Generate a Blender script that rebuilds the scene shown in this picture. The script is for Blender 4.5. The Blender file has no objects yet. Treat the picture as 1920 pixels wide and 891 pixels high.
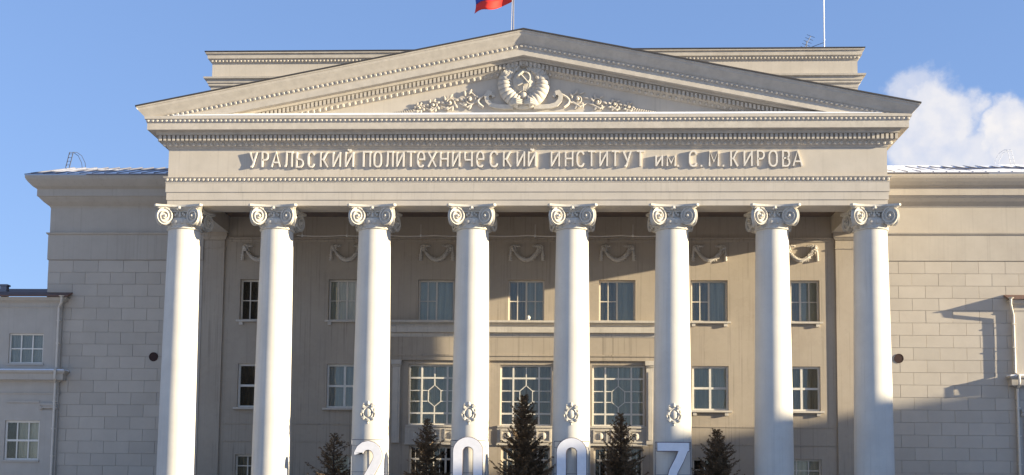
import bpy, math, random
from mathutils import Vector, Matrix
random.seed(7)
PI = math.pi; sin = math.sin; cos = math.cos
S = bpy.context.scene
C = S.collection

# ------------------------------------------------------------------ camera
YAW, PITCH, ROLL = -0.04519, 0.09194, 0.01012
f_ = Vector((sin(YAW)*cos(PITCH), cos(YAW)*cos(PITCH), sin(PITCH)))
r_ = Vector((cos(YAW), -sin(YAW), 0)); u_ = r_.cross(f_)
r2 = r_*cos(ROLL)+u_*sin(ROLL); u2 = -r_*sin(ROLL)+u_*cos(ROLL)
cam = bpy.data.cameras.new('camera'); co = bpy.data.objects.new('camera', cam); C.objects.link(co)
co.matrix_world = Matrix(((r2.x, u2.x, -f_.x, 1.971), (r2.y, u2.y, -f_.y, -52.747), (r2.z, u2.z, -f_.z, 1.6), (0, 0, 0, 1)))
cam.sensor_width = 36; cam.lens = 2300/1920*36; cam.shift_y = 274.5/1920
cam.clip_start = .5; cam.clip_end = 4000
S.camera = co

# ------------------------------------------------------------------ light
SUN_AZ = math.radians(102); SUN_EL = math.radians(10.4)
sd = Vector((sin(SUN_AZ)*cos(SUN_EL), cos(SUN_AZ)*cos(SUN_EL), sin(SUN_EL)))
sl = bpy.data.lights.new('sun', 'SUN'); sl.energy = 4.6; sl.angle = math.radians(.53); sl.color = (1, .86, .61)
so = bpy.data.objects.new('sun', sl); C.objects.link(so)
so.rotation_euler = (-sd).to_track_quat('-Z', 'Y').to_euler()
so.location = sd*120
vs = S.view_settings
vs.view_transform = 'Standard'; vs.look = 'None'; vs.gamma = 1; vs.use_curve_mapping = False
vs.exposure = 1.65
S.render.engine = 'CYCLES'

W = bpy.data.worlds.new('World'); S.world = W; W.use_nodes = True
nt = W.node_tree; nt.nodes.clear()
def N(nt, t, **kw):
    n = nt.nodes.new(t)
    for k, v in kw.items():
        if k.startswith('i_'): n.inputs[k[2:].replace('_', ' ')].default_value = v
        else: setattr(n, k, v)
    return n
def L(nt, a, b): nt.links.new(a, b)
def math_n(nt, op, a, b=None, c=None, clamp=False):
    n = nt.nodes.new('ShaderNodeMath'); n.operation = op; n.use_clamp = clamp
    for i, x in enumerate((a, b, c)):
        if x is None: continue
        if isinstance(x, (int, float)): n.inputs[i].default_value = x
        else: nt.links.new(x, n.inputs[i])
    return n.outputs[0]
def mix_c(nt, fac, a, b, mode='MIX'):
    n = nt.nodes.new('ShaderNodeMix'); n.data_type = 'RGBA'; n.blend_type = mode
    for i, x in ((0, fac), (6, a), (7, b)):
        if isinstance(x, (int, float)): n.inputs[i].default_value = x
        elif isinstance(x, (tuple, list)): n.inputs[i].default_value = (*x[:3], 1)
        else: nt.links.new(x, n.inputs[i])
    return n.outputs[2]
sky = N(nt, 'ShaderNodeTexSky', sky_type='NISHITA', sun_disc=False, sun_elevation=SUN_EL, sun_rotation=SUN_AZ,
        air_density=1.0, dust_density=.3, ozone_density=3.0, altitude=200)
tc = N(nt, 'ShaderNodeTexCoord')
nz = N(nt, 'ShaderNodeTexNoise', i_Scale=26.0, i_Detail=7.0, i_Roughness=.58)
L(nt, tc.outputs['Generated'], nz.inputs['Vector'])
vm = N(nt, 'ShaderNodeVectorMath', operation='SUBTRACT'); vm.inputs[1].default_value = (.5, .5, .5)
L(nt, nz.outputs['Color'], vm.inputs[0])
vm2 = N(nt, 'ShaderNodeVectorMath', operation='MULTIPLY_ADD'); vm2.inputs[1].default_value = (.062,)*3
L(nt, vm.outputs[0], vm2.inputs[0]); L(nt, tc.outputs['Generated'], vm2.inputs[2])
cl = None
blobs = [((.262, .915, .308), .022, .6), ((.279, .916, .290), .030, .9), ((.275, .922, .270), .034, .85), ((.300, .918, .250), .034, .8),
         ((.325, .906, .279), .024, 1), ((.335, .905, .262), .036, 1), ((.36, .90, .255), .045, 1), ((.41, .88, .25), .05, .9), ((.47, .85, .22), .06, .8), ((.62, .76, .2), .06, .7),
         ((-.75, .63, .16), .07, .6), ((-.2, -.95, .2), .08, .6), ((-.7, -.68, .18), .06, .7)]
for c, r, a in blobs:
    d = N(nt, 'ShaderNodeVectorMath', operation='DISTANCE'); L(nt, vm2.outputs[0], d.inputs[0]); d.inputs[1].default_value = Vector(c).normalized()
    m = N(nt, 'ShaderNodeMapRange', interpolation_type='SMOOTHSTEP'); L(nt, d.outputs['Value'], m.inputs[0])
    m.inputs[1].default_value = r*1.22; m.inputs[2].default_value = r*.62; m.inputs[3].default_value = 0; m.inputs[4].default_value = a
    cl = m.outputs[0] if cl is None else math_n(nt, 'MAXIMUM', cl, m.outputs[0])
nz2 = N(nt, 'ShaderNodeTexNoise', i_Scale=60.0, i_Detail=6.0); L(nt, tc.outputs['Generated'], nz2.inputs['Vector'])
cl = math_n(nt, 'MULTIPLY', cl, math_n(nt, 'MULTIPLY_ADD', nz2.outputs[0], .9, .45, clamp=True))
gm = N(nt, 'ShaderNodeGamma'); gm.inputs[1].default_value = .5; L(nt, sky.outputs[0], gm.inputs[0])
tint = mix_c(nt, 1.0, gm.outputs[0], (.86, 1.04, 1.50), 'MULTIPLY')
skc = mix_c(nt, cl, tint, (2.95, 2.88, 2.92))
bg = N(nt, 'ShaderNodeBackground'); bg.inputs[1].default_value = .1; L(nt, skc, bg.inputs[0])
wo = N(nt, 'ShaderNodeOutputWorld'); L(nt, bg.outputs[0], wo.inputs[0])

# ------------------------------------------------------------------ materials
def new_mat(name):
    m = bpy.data.materials.new(name); m.use_nodes = True; t = m.node_tree
    return m, t, t.nodes['Principled BSDF']
def plaster(name, a, b, rough=.85, streak=0.0, sc=1.3, bump=.25, rnd=0.0, streak_col=None, grime=.0, fine=0.0):
    m, t, p = new_mat(name)
    g = N(t, 'ShaderNodeNewGeometry')
    n1 = N(t, 'ShaderNodeTexNoise', i_Scale=sc, i_Detail=8.0, i_Roughness=.62); L(t, g.outputs['Position'], n1.inputs['Vector'])
    cr = N(t, 'ShaderNodeMapRange'); cr.inputs[1].default_value = .3; cr.inputs[2].default_value = .7; L(t, n1.outputs[0], cr.inputs[0])
    col = mix_c(t, cr.outputs[0], a, b)
    if streak:
        mp = N(t, 'ShaderNodeMapping'); mp.inputs['Scale'].default_value = (6.5, 6.5, .10); L(t, g.outputs['Position'], mp.inputs[0])
        n2 = N(t, 'ShaderNodeTexNoise', i_Scale=1.6, i_Detail=4.0); L(t, mp.outputs[0], n2.inputs['Vector'])
        c2 = N(t, 'ShaderNodeMapRange'); c2.inputs[1].default_value = .56; c2.inputs[2].default_value = .72; c2.inputs[4].default_value = streak; L(t, n2.outputs[0], c2.inputs[0])
        col = mix_c(t, c2.outputs[0], col, streak_col or tuple(x*.55 for x in a))
    if fine:
        mp = N(t, 'ShaderNodeMapping'); mp.inputs['Scale'].default_value = (11, 11, .13); L(t, g.outputs['Position'], mp.inputs[0])
        n2 = N(t, 'ShaderNodeTexNoise', i_Scale=1.0, i_Detail=2.0); L(t, mp.outputs[0], n2.inputs['Vector'])
        c2 = N(t, 'ShaderNodeMapRange'); c2.inputs[1].default_value = .60; c2.inputs[2].default_value = .66; c2.inputs[4].default_value = fine; L(t, n2.outputs[0], c2.inputs[0])
        n5 = N(t, 'ShaderNodeTexNoise', i_Scale=.55, i_Detail=3.0); L(t, g.outputs['Position'], n5.inputs['Vector'])
        c5 = N(t, 'ShaderNodeMapRange'); c5.inputs[1].default_value = .42; c5.inputs[2].default_value = .62; L(t, n5.outputs[0], c5.inputs[0])
        col = mix_c(t, math_n(t, 'MULTIPLY', c2.outputs[0], c5.outputs[0]), col, tuple(x*.55 for x in a))
        n6 = N(t, 'ShaderNodeTexNoise', i_Scale=.9, i_Detail=6.0, i_Roughness=.7); L(t, g.outputs['Position'], n6.inputs['Vector'])
        c6 = N(t, 'ShaderNodeMapRange'); c6.inputs[1].default_value = .50; c6.inputs[2].default_value = .57; c6.inputs[4].default_value = fine*.3; L(t, n6.outputs[0], c6.inputs[0])
        col = mix_c(t, c6.outputs[0], col, tuple(min(1, x*1.18) for x in a))
    if grime:
        n4 = N(t, 'ShaderNodeTexNoise', i_Scale=9.0, i_Detail=6.0, i_Roughness=.75); L(t, g.outputs['Position'], n4.inputs['Vector'])
        c4 = N(t, 'ShaderNodeMapRange'); c4.inputs[1].default_value = .58; c4.inputs[2].default_value = .75; c4.inputs[4].default_value = grime; L(t, n4.outputs[0], c4.inputs[0])
        col = mix_c(t, c4.outputs[0], col, tuple(x*.5 for x in a))
    if rnd:
        oi = N(t, 'ShaderNodeObjectInfo')
        v = math_n(t, 'MULTIPLY_ADD', oi.outputs['Random'], rnd, 1-rnd/2)
        hs = N(t, 'ShaderNodeHueSaturation'); L(t, v, hs.inputs['Value']); L(t, col, hs.inputs['Color']); col = hs.outputs[0]
    L(t, col, p.inputs['Base Color']); p.inputs['Roughness'].default_value = rough
    p.inputs['Specular IOR Level'].default_value = .25
    n3 = N(t, 'ShaderNodeTexNoise', i_Scale=14.0, i_Detail=6.0, i_Roughness=.7); L(t, g.outputs['Position'], n3.inputs['Vector'])
    bm_ = N(t, 'ShaderNodeBump', i_Strength=bump, i_Distance=.012); L(t, n3.outputs[0], bm_.inputs['Height']); L(t, bm_.outputs[0], p.inputs['Normal'])
    return m
M = {}
M['stone'] = plaster('facade_plaster', (.535, .482, .408), (.475, .428, .36), streak=.25, grime=.3, bump=.12)
M['trim'] = plaster('moulding_plaster', (.56, .505, .425), (.45, .405, .34), grime=.55, sc=3, bump=.2)
M['block'] = plaster('rusticated_plaster', (.485, .435, .365), (.445, .395, .33), rnd=.11, grime=.2, bump=.12)
M['joint'] = plaster('joint_plaster', (.40, .35, .30), (.36, .32, .27))
M['wing'] = plaster('wing_plaster', (.455, .41, .345), (.41, .365, .305), streak=.25, grime=.15, bump=.12)
M['column'] = plaster('column_whitewash', (.63, .60, .535), (.55, .52, .465), sc=.8, grime=.3, bump=.2, streak=.3, streak_col=(.44, .41, .36), fine=.16)
M['capital'] = plaster('capital_plaster', (.62, .58, .50), (.48, .445, .385), sc=5, grime=.5, bump=.3)
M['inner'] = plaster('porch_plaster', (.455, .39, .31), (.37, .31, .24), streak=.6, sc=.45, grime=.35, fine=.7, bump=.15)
M['innertrim'] = plaster('porch_trim_plaster', (.62, .57, .49), (.52, .47, .40), streak=.4, grime=.3, fine=.4)
M['pier'] = plaster('pavilion_plaster', (.475, .435, .375), (.42, .38, .325), streak=.2, grime=.15)
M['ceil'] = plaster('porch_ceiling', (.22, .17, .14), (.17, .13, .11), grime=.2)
M['snow'] = plaster('snow', (.86, .87, .90), (.80, .81, .84), sc=4, bump=.5)
M['letter'] = plaster('letter_plaster', (.74, .69, .61), (.66, .61, .53), sc=5)
M['relief'] = plaster('relief_plaster', (.56, .515, .44), (.46, .42, .355), sc=6, grime=.4)
def simple(name, col, rough=.5, metal=0.0, var=.15, sc=6, bump=0.05):
    m, t, p = new_mat(name)
    g = N(t, 'ShaderNodeNewGeometry')
    n1 = N(t, 'ShaderNodeTexNoise', i_Scale=float(sc), i_Detail=5.0); L(t, g.outputs['Position'], n1.inputs['Vector'])
    c = mix_c(t, n1.outputs[0], tuple(x*(1-var) for x in col), tuple(min(1, x*(1+var)) for x in col))
    L(t, c, p.inputs['Base Color']); p.inputs['Roughness'].default_value = rough; p.inputs['Metallic'].default_value = metal
    bm_ = N(t, 'ShaderNodeBump', i_Strength=bump, i_Distance=.01); L(t, n1.outputs[0], bm_.inputs['Height']); L(t, bm_.outputs[0], p.inputs['Normal'])
    return m
M['roof'] = simple('dark_roof_metal', (.045, .04, .038), .6)
M['tin'] = simple('grey_roof_tin', (.20, .20, .23), .45, .3, var=.3, sc=1.5)
M['rust'] = simple('rusty_roof_iron', (.14, .078, .058), .7, var=.35)
M['wframe'] = simple('window_paint', (.66, .60, .50), .55, var=.12)
M['wframew'] = simple('white_window_paint', (.71, .675, .60), .5, var=.14)
M['iron'] = simple('painted_iron', (.06, .07, .10), .5, .3)
M['pipe'] = simple('painted_downpipe', (.62, .56, .47), .5, var=.15)
M['mast'] = simple('white_mast_paint', (.75, .77, .80), .4)
M['wire'] = simple('cable_sheath', (.68, .62, .54), .6)
M['bulb'] = simple('lamp_glass', (.75, .72, .66), .25)
M['digit'] = simple('white_digit_board', (.80, .785, .79), .45, var=.1)
M['digitrim'] = simple('digit_rim', (.16, .13, .14), .6)
M['darkhole'] = simple('vent_hole_dark', (.035, .014, .011), .8)  # dark of the vent opening, put into the colour
M['bark'] = simple('fir_bark', (.06, .04, .03), .9)
def needle_mat():
    m, t, p = new_mat('fir_needles')
    g = N(t, 'ShaderNodeNewGeometry')
    n1 = N(t, 'ShaderNodeTexNoise', i_Scale=5.0, i_Detail=3.0); L(t, g.outputs['Position'], n1.inputs['Vector'])
    c = mix_c(t, n1.outputs[0], (.06, .043, .022), (.23, .145, .075)); L(t, c, p.inputs['Base Color'])
    p.inputs['Roughness'].default_value = .7
    return m
M['needle'] = needle_mat()
def curtain_or_dark_room(name, a, b, sc=16):
    m, t, p = new_mat(name)
    g = N(t, 'ShaderNodeNewGeometry')
    mp = N(t, 'ShaderNodeMapping'); mp.inputs['Scale'].default_value = (1, 1, .04); L(t, g.outputs['Position'], mp.inputs[0])
    n1 = N(t, 'ShaderNodeTexNoise', i_Scale=float(sc), i_Detail=2.0); L(t, mp.outputs[0], n1.inputs['Vector'])
    cr = N(t, 'ShaderNodeMapRange'); cr.inputs[1].default_value = .4; cr.inputs[2].default_value = .62; L(t, n1.outputs[0], cr.inputs[0])
    L(t, mix_c(t, cr.outputs[0], a, b), p.inputs['Base Color']); p.inputs['Roughness'].default_value = .9
    return m
M['cur_teal'] = curtain_or_dark_room('teal_grey_curtain', (.40, .40, .345), (.54, .53, .45), 6)
M['cur_brown'] = curtain_or_dark_room('brown_curtain', (.24, .21, .165), (.38, .34, .27), 7)
M['cur_blue'] = curtain_or_dark_room('blue_grey_blind', (.36, .37, .38), (.44, .45, .45), 5)
M['cur_pale'] = curtain_or_dark_room('pale_net_curtain', (.48, .45, .38), (.66, .62, .52), 7)
M['room_dark'] = curtain_or_dark_room('dark_room', (.02, .016, .014), (.05, .04, .033), 4)  # no cloth: an unlit room's dark put into a near-black colour
def glass_mat():
    m, t, p = new_mat('window_glass')
    out = t.nodes['Material Output']; t.nodes.remove(p)
    g = N(t, 'ShaderNodeNewGeometry')
    n1 = N(t, 'ShaderNodeTexNoise', i_Scale=2.2, i_Detail=2.0); L(t, g.outputs['Position'], n1.inputs['Vector'])
    bm_ = N(t, 'ShaderNodeBump', i_Strength=.12, i_Distance=.02); L(t, n1.outputs[0], bm_.inputs['Height'])
    tr = N(t, 'ShaderNodeBsdfTransparent'); tr.inputs[0].default_value = (.93, .94, .92, 1); 
    gl = N(t, 'ShaderNodeBsdfGlossy'); gl.inputs['Roughness'].default_value = .04; gl.inputs['Color'].default_value = (.92, .86, .76, 1); L(t, bm_.outputs[0], gl.inputs['Normal'])
    fr = N(t, 'ShaderNodeFresnel', i_IOR=1.5)
    f2 = math_n(t, 'MULTIPLY_ADD', fr.outputs[0], 1.0, .02, clamp=True)
    mx = N(t, 'ShaderNodeMixShader'); L(t, f2, mx.inputs[0]); L(t, tr.outputs[0], mx.inputs[1]); L(t, gl.outputs[0], mx.inputs[2])
    L(t, mx.outputs[0], out.inputs[0])
    return m
M['glass'] = glass_mat()
for n_, c_ in (('flag_white', (.8, .8, .82)), ('flag_blue', (.03, .07, .38)), ('flag_red', (.80, .035, .02))):
    m, t, p = new_mat(n_); p.inputs['Roughness'].default_value = .7
    g = N(t, 'ShaderNodeNewGeometry'); q = N(t, 'ShaderNodeTexNoise', i_Scale=30.0); L(t, g.outputs['Position'], q.inputs['Vector'])
    L(t, mix_c(t, q.outputs[0], tuple(x*.92 for x in c_), c_), p.inputs['Base Color'])
    p.inputs['Transmission Weight'].default_value = 0
    M[n_] = m
def ground_mat():
    m, t, p = new_mat('plaza_surface')
    g = N(t, 'ShaderNodeNewGeometry')
    n1 = N(t, 'ShaderNodeTexNoise', i_Scale=.12, i_Detail=8.0); L(t, g.outputs['Position'], n1.inputs['Vector'])
    cr = N(t, 'ShaderNodeMapRange'); cr.inputs[1].default_value = .42; cr.inputs[2].default_value = .56; L(t, n1.outputs[0], cr.inputs[0])
    L(t, mix_c(t, cr.outputs[0], (.44, .39, .33), (.74, .71, .68)), p.inputs['Base Color']); p.inputs['Roughness'].default_value = .9
    return m
M['ground'] = ground_mat()

# ------------------------------------------------------------------ mesh helpers
class MB:
    def __init__(s): s.v = []; s.f = []; s.mi = []; s.m = 0
    def add(s, vs, fs):
        k = len(s.v); s.v += [tuple(v) for v in vs]; s.f += [tuple(i+k for i in f) for f in fs]; s.mi += [s.m]*len(fs)
    def box(s, x0, x1, y0, y1, z0, z1, sh=0.0):
        # sh: z rises by sh per unit of x
        v = [(x, y, z+sh*(x-x0)) for x in (x0, x1) for y in (y0, y1) for z in (z0, z1)]
        s.add(v, [(0, 1, 3, 2), (4, 6, 7, 5), (0, 4, 5, 1), (2, 3, 7, 6), (0, 2, 6, 4), (1, 5, 7, 3)])
    def prism(s, poly, y0, y1):
        # polygon in (x, z), extruded along y
        n = len(poly)
        v = [(x, y0, z) for x, z in poly]+[(x, y1, z) for x, z in poly]
        s.add(v, [tuple(range(n)), tuple(range(2*n-1, n-1, -1))]+[(i, i+n, (i+1) % n+n, (i+1) % n) for i in range(n)])
    def sweep(s, path, prof, cap=True):
        n = len(prof); k = len(path); ns = []
        for i in range(k-1):
            dx = path[i+1][0]-path[i][0]; dy = path[i+1][1]-path[i][1]; l = math.hypot(dx, dy); ns.append((dy/l, -dx/l))
        V = []
        for i in range(k):
            a = ns[max(0, i-1)]; b = ns[min(k-2, i)]; d = 1+a[0]*b[0]+a[1]*b[1]
            mx, my = (a[0]+b[0])/d, (a[1]+b[1])/d
            V += [(path[i][0]+mx*o, path[i][1]+my*o, z) for o, z in prof]
        F = []
        for i in range(k-1):
            for j in range(n):
                j2 = (j+1) % n; F.append((i*n+j, (i+1)*n+j, (i+1)*n+j2, i*n+j2))
        if cap: F += [tuple(range(n-1, -1, -1)), tuple(range((k-1)*n, k*n))]
        s.add(V, F)
    def tube(s, pts, r, n=6, cap=True):
        pts = [Vector(p) for p in pts]; k = len(pts)
        rs = r if isinstance(r, (list, tuple)) else [r]*k
        up = Vector((0, 0, 1)); V = []; prev = None
        for i in range(k):
            d = (pts[min(i+1, k-1)]-pts[max(i-1, 0)])
            if d.length < 1e-9: d = Vector((0, 0, 1))
            d.normalize()
            if prev is None:
                a = up if abs(d.z) < .9 else Vector((1, 0, 0)); e1 = d.cross(a).normalized()
            else:
                e1 = (prev-d*prev.dot(d)); e1 = e1.normalized() if e1.length > 1e-6 else d.orthogonal().normalized()
            prev = e1; e2 = d.cross(e1)
            V += [pts[i]+(e1*cos(2*PI*j/n)+e2*sin(2*PI*j/n))*rs[i] for j in range(n)]
        F = [(i*n+j, i*n+(j+1) % n, (i+1)*n+(j+1) % n, (i+1)*n+j) for i in range(k-1) for j in range(n)]
        if cap: F += [tuple(range(n-1, -1, -1)), tuple(range((k-1)*n, k*n))]
        s.add(V, F)
    def lathe(s, prof, n=40, cx=0, cy=0):
        V = [(cx+r*cos(2*PI*j/n), cy+r*sin(2*PI*j/n), z) for r, z in prof for j in range(n)]
        k = len(prof)
        F = [(i*n+j, i*n+(j+1) % n, (i+1)*n+(j+1) % n, (i+1)*n+j) for i in range(k-1) for j in range(n)]
        F += [tuple(range(n-1, -1, -1)), tuple(range((k-1)*n, k*n))]
        s.add(V, F)
    def ball(s, c, rx, ry, rz, n=8, m=5, rot=None):
        V = []; c = Vector(c)
        for i in range(1, m):
            a = PI*i/m
            for j in range(n):
                p = Vector((rx*sin(a)*cos(2*PI*j/n), ry*sin(a)*sin(2*PI*j/n), rz*cos(a)))
                if rot is not None: p = rot @ p
                V.append(c+p)
        t = Vector((0, 0, rz)); b = Vector((0, 0, -rz))
        if rot is not None: t = rot @ t; b = rot @ b
        V += [c+t, c+b]; k = (m-1)*n
        F = [(i*n+j, (i+1)*n+j, (i+1)*n+(j+1) % n, i*n+(j+1) % n) for i in range(m-2) for j in range(n)]
        F += [(k, j, (j+1) % n) for j in range(n)]+[(k+1, (m-2)*n+(j+1) % n, (m-2)*n+j) for j in range(n)]
        s.add(V, F)
    def ribbon(s, pts, w, y0, y1, closed=False):
        # flat polyline band in (x, z), extruded from y0 to y1
        P = [Vector(p) for p in pts]; k = len(P); A = []; B = []
        for i in range(k):
            if closed: a, b = P[(i-1) % k], P[(i+1) % k]
            else: a, b = P[max(i-1, 0)], P[min(i+1, k-1)]
            d1 = (P[i]-a); d2 = (b-P[i])
            if d1.length < 1e-9: d1 = d2
            if d2.length < 1e-9: d2 = d1
            n1 = Vector((-d1.y, d1.x)).normalized(); n2 = Vector((-d2.y, d2.x)).normalized()
            m = n1+n2; m = m/max(.55, m.dot(n1)) if m.length > .2 else n1
            A.append(P[i]+m*w/2); B.append(P[i]-m*w/2)
        rng = range(k if closed else k-1)
        for i in rng:
            j = (i+1) % k
            q = [A[i], A[j], B[j], B[i]]
            s.add([(p.x, y0, p.y) for p in q]+[(p.x, y1, p.y) for p in q],
                  [(0, 1, 2, 3), (7, 6, 5, 4), (0, 4, 5, 1), (3, 2, 6, 7), (1, 5, 6, 2), (0, 3, 7, 4)])
    def build(s, name, mat, parent=None, smooth=False, fix=True, loc=None):
        me = bpy.data.meshes.new(name); me.from_pydata(s.v, [], s.f)
        for m in (mat if isinstance(mat, (list, tuple)) else [mat]): me.materials.append(M[m])
        if any(s.mi): me.polygons.foreach_set('material_index', s.mi)
        if fix:
            import bmesh
            bm = bmesh.new(); bm.from_mesh(me); bmesh.ops.recalc_face_normals(bm, faces=bm.faces); bm.to_mesh(me); bm.free()
        if smooth:
            me.polygons.foreach_set('use_smooth', [True]*len(me.polygons))
            try: me.set_sharp_from_angle(angle=math.radians(38))
            except Exception: pass
        o = bpy.data.objects.new(name, me); C.objects.link(o)
        if parent is not None: o.parent = parent
        if loc is not None: o.location = loc
        return o
def link(name, me, parent, loc=(0, 0, 0)):
    o = bpy.data.objects.new(name, me); C.objects.link(o); o.parent = parent; o.location = loc; return o
def thing(name, label, cat, loc=(0, 0, 0), group=None):
    o = bpy.data.objects.new(name, None); C.objects.link(o); o.location = loc; o['label'] = label; o['category'] = cat
    if group: o['group'] = group
    o.empty_display_size = .3
    return o
def tag(o, label, cat, group=None):
    o['label'] = label; o['category'] = cat
    if group: o['group'] = group
    return o
def stuff(o): o['kind'] = 'stuff'; return o
def wall_holes(mb, x0, x1, z0, z1, y, th, holes):
    xs = sorted({x0, x1, *[h[0] for h in holes], *[h[1] for h in holes]}); zs = sorted({z0, z1, *[h[2] for h in holes], *[h[3] for h in holes]})
    for a, b in zip(xs, xs[1:]):
        for c, d in zip(zs, zs[1:]):
            mx, mz = (a+b)/2, (c+d)/2
            if any(h[0] < mx < h[1] and h[2] < mz < h[3] for h in holes): continue
            mb.add([(a, y, c), (b, y, c), (b, y, d), (a, y, d)], [(0, 1, 2, 3)])
            mb.add([(a, y+th, c), (b, y+th, c), (b, y+th, d), (a, y+th, d)], [(3, 2, 1, 0)])
    for a, b, c, d in holes+[(x0, x1, z0, z1)]:
        for p, q in (((a, c), (b, c)), ((b, c), (b, d)), ((b, d), (a, d)), ((a, d), (a, c))):
            mb.add([(p[0], y, p[1]), (q[0], y, q[1]), (q[0], y+th, q[1]), (p[0], y+th, p[1])], [(0, 1, 2, 3)])

# ------------------------------------------------------------------ setting
g = MB(); g.add([(-1500, -1500, 0), (1500, -1500, 0), (1500, 1500, 0), (-1500, 1500, 0)], [(0, 1, 2, 3)])
o = g.build('ground', 'ground'); o['kind'] = 'structure'

D = 4.9            # plane of the porch back wall and of the wings
YF = -.65; HX = 15.6; ZA = 14.16
B = thing('institute_building', 'beige neoclassical building with white columned portico, pediment and inscription', 'building', (0, 0, 0))

# ---- platform and steps under the portico
m = MB()
m.box(-17, 17, -1.3, D, .0, 1.15)
for i in range(6): m.box(-17-.35*(i+1)+.002, 17+.35*(i+1)-.002, -1.3-.35*(i+1), -1.3-.35*i-.001, 0, 1.15-.17*(i+1))
m.build('portico_steps', 'stone', B)

# ---- columns
def capital_mesh():
    m = MB()
    zc = 13.66; R = .385
    m.lathe([(.70, 13.12), (.77, 13.16), (.77, 13.19), (.72, 13.23), (.71, 13.27), (.74, 13.36), (.79, 13.46), (.80, 13.54), (.76, 13.60), (.66, 13.64), (.64, 14.0)], 32)
    for j in range(20):
        a = 2*PI*(j+.5)/20
        m.ball((.76*cos(a), .76*sin(a), 13.44), .075, .075, .11, 6, 4)
    for k in range(4):
        a = PI/4+k*PI/2; d = Vector((cos(a), sin(a), 0)); t = Vector((-sin(a), cos(a), 0)); zz = Vector((0, 0, 1))
        td = math.radians(23); Rh = .335
        prof = [(R-.05, -.05), (R, -.09), (R, -.06), (R-.03, -.02), (R-.03, .02), (R, .06), (R, .09), (R-.05, .05)]
        for sg in (-1, 1):     # two spiral faces meet at every corner
            ex = (d*cos(PI/4)+t*sg*sin(PI/4)); ey = (d*cos(PI/4)-t*sg*sin(PI/4))    # ex along this face, ey outward
            dh = ex*cos(td)+ey*sin(td); nn = ey*cos(td)-ex*sin(td)
            c = ex*.91+ey*1.0-dh*Rh-nn*.07+zz*zc
            n = 26; V = []
            for r, h in prof: V += [c+nn*h+(dh*(Rh/R)*cos(2*PI*j/n)+zz*sin(2*PI*j/n))*r for j in range(n)]
            kk = len(prof)
            F = [(i*n+j, i*n+(j+1) % n, (i+1)*n+(j+1) % n, (i+1)*n+j) for i in range(kk-1) for j in range(n)]
            F += [tuple(range(n)), tuple(range((kk-1)*n, kk*n))]
            m.add(V, F)
            pts = []; rr = []
            for i in range(34):
                q = i/33; th = PI*.5+q*2*PI*1.9
                r = .31*(1-q)+.05
                pts.append(c+nn*(.065+.06*q)+(dh*(Rh/R)*cos(th)+zz*sin(th))*r); rr.append(.040-.012*q)
            m.tube(pts, rr, 5)
            m.ball(c+nn*.12, .07, .07, .07, 8, 5)
        # solid web joining the two faces behind the corner
        m.ball(d*.98+zz*zc, .22, .22, .30, 10, 6)
        # leaf under the volute filling the gap to the neck
        m.ball(d*.72+zz*13.28, .10, .10, .14, 8, 5)
        # abacus corner support
        p = d*1.12+zz*14.0
        m.ball(p, .16, .16, .07, 8, 4)
    # channel under each concave abacus side
    for k in range(4):
        a = k*PI/2; ex = Vector((cos(a), sin(a), 0)); ey = Vector((-sin(a), cos(a), 0))
        n = 12; V = []
        for i in range(n+1):
            s_ = -1+2*i/n; dep = .70+.22*s_*s_
            for dd, z in ((dep+.06, 14.03), (dep+.02, 13.98), (dep-.06, 13.94), (dep-.02, 13.86), (dep-.14, 13.84), (dep-.3, 14.03)):
                V.append(ex*dd+ey*(s_*.86)+Vector((0, 0, z)))
        F = [(i*6+j, i*6+(j+1) % 6, (i+1)*6+(j+1) % 6, (i+1)*6+j) for i in range(n) for j in range(6)]
        m.add(V, F)
        for dx, dz, r in ((0, 14.03, .08), (-.07, 13.98, .05), (.07, 13.98, .05)):
            m.ball(ex*.84+ey*dx+Vector((0, 0, dz)), r*.9, r*.9, r, 7, 4)
    # abacus
    def outline(sc, mid):
        P = []
        for k in range(4):
            a = k*PI/2-PI/2; ex = Vector((cos(a), sin(a), 0)); ey = Vector((-sin(a), cos(a), 0))
            for i in range(13):
                s_ = -1+2*i/12
                P.append(ex*((mid+(1.07-mid)*s_*s_)*sc)+ey*(s_*.97*sc))
        return P
    for k in range(4):
        a = k*PI/2; ex = Vector((cos(a), sin(a), 0)); ey = Vector((-sin(a), cos(a), 0))
        for dx, dz, r in ((-.2, 13.74, .05), (.2, 13.74, .05), (0, 13.72, .07), (-.12, 13.80, .045), (.12, 13.80, .045), (0, 13.84, .04)): m.ball(ex*.70+ey*dx+Vector((0, 0, dz)), r, r, r*1.4, 7, 4)
    tiers = [(.90, .80, 14.0), (.92, .81, 14.03), (.97, .84, 14.05), (1.0, .86, 14.065), (1.0, .86, 14.156)]
    V = []; n = 52
    for sc, mid, z in tiers: V += [p+Vector((0, 0, z)) for p in outline(sc, mid)]
    F = [(i*n+j, i*n+(j+1) % n, (i+1)*n+(j+1) % n, (i+1)*n+j) for i in range(4) for j in range(n)]+[tuple(range(n)), tuple(range(4*n, 5*n))]
    m.add(V, F)
    return m
prof = [(.835, 1.42)]
for i in range(1, 15):
    q = i/14; prof.append((.835-.135*q**1.35-.0*q, 1.42+q*(13.13-1.42)))
sh = MB(); sh.lathe([(.875, 1.42), (.865, 1.47), (.84, 1.50)]+prof[1:], 48)
base = MB(); base.box(-1.1, 1.1, -1.1, 1.1, 1.152, 1.25)
base.lathe([(1.0, 1.25), (1.06, 1.28), (1.06, 1.33), (.98, 1.36), (.92, 1.38), (.96, 1.40), (.93, 1.418)], 40)
cart = MB()
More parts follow.
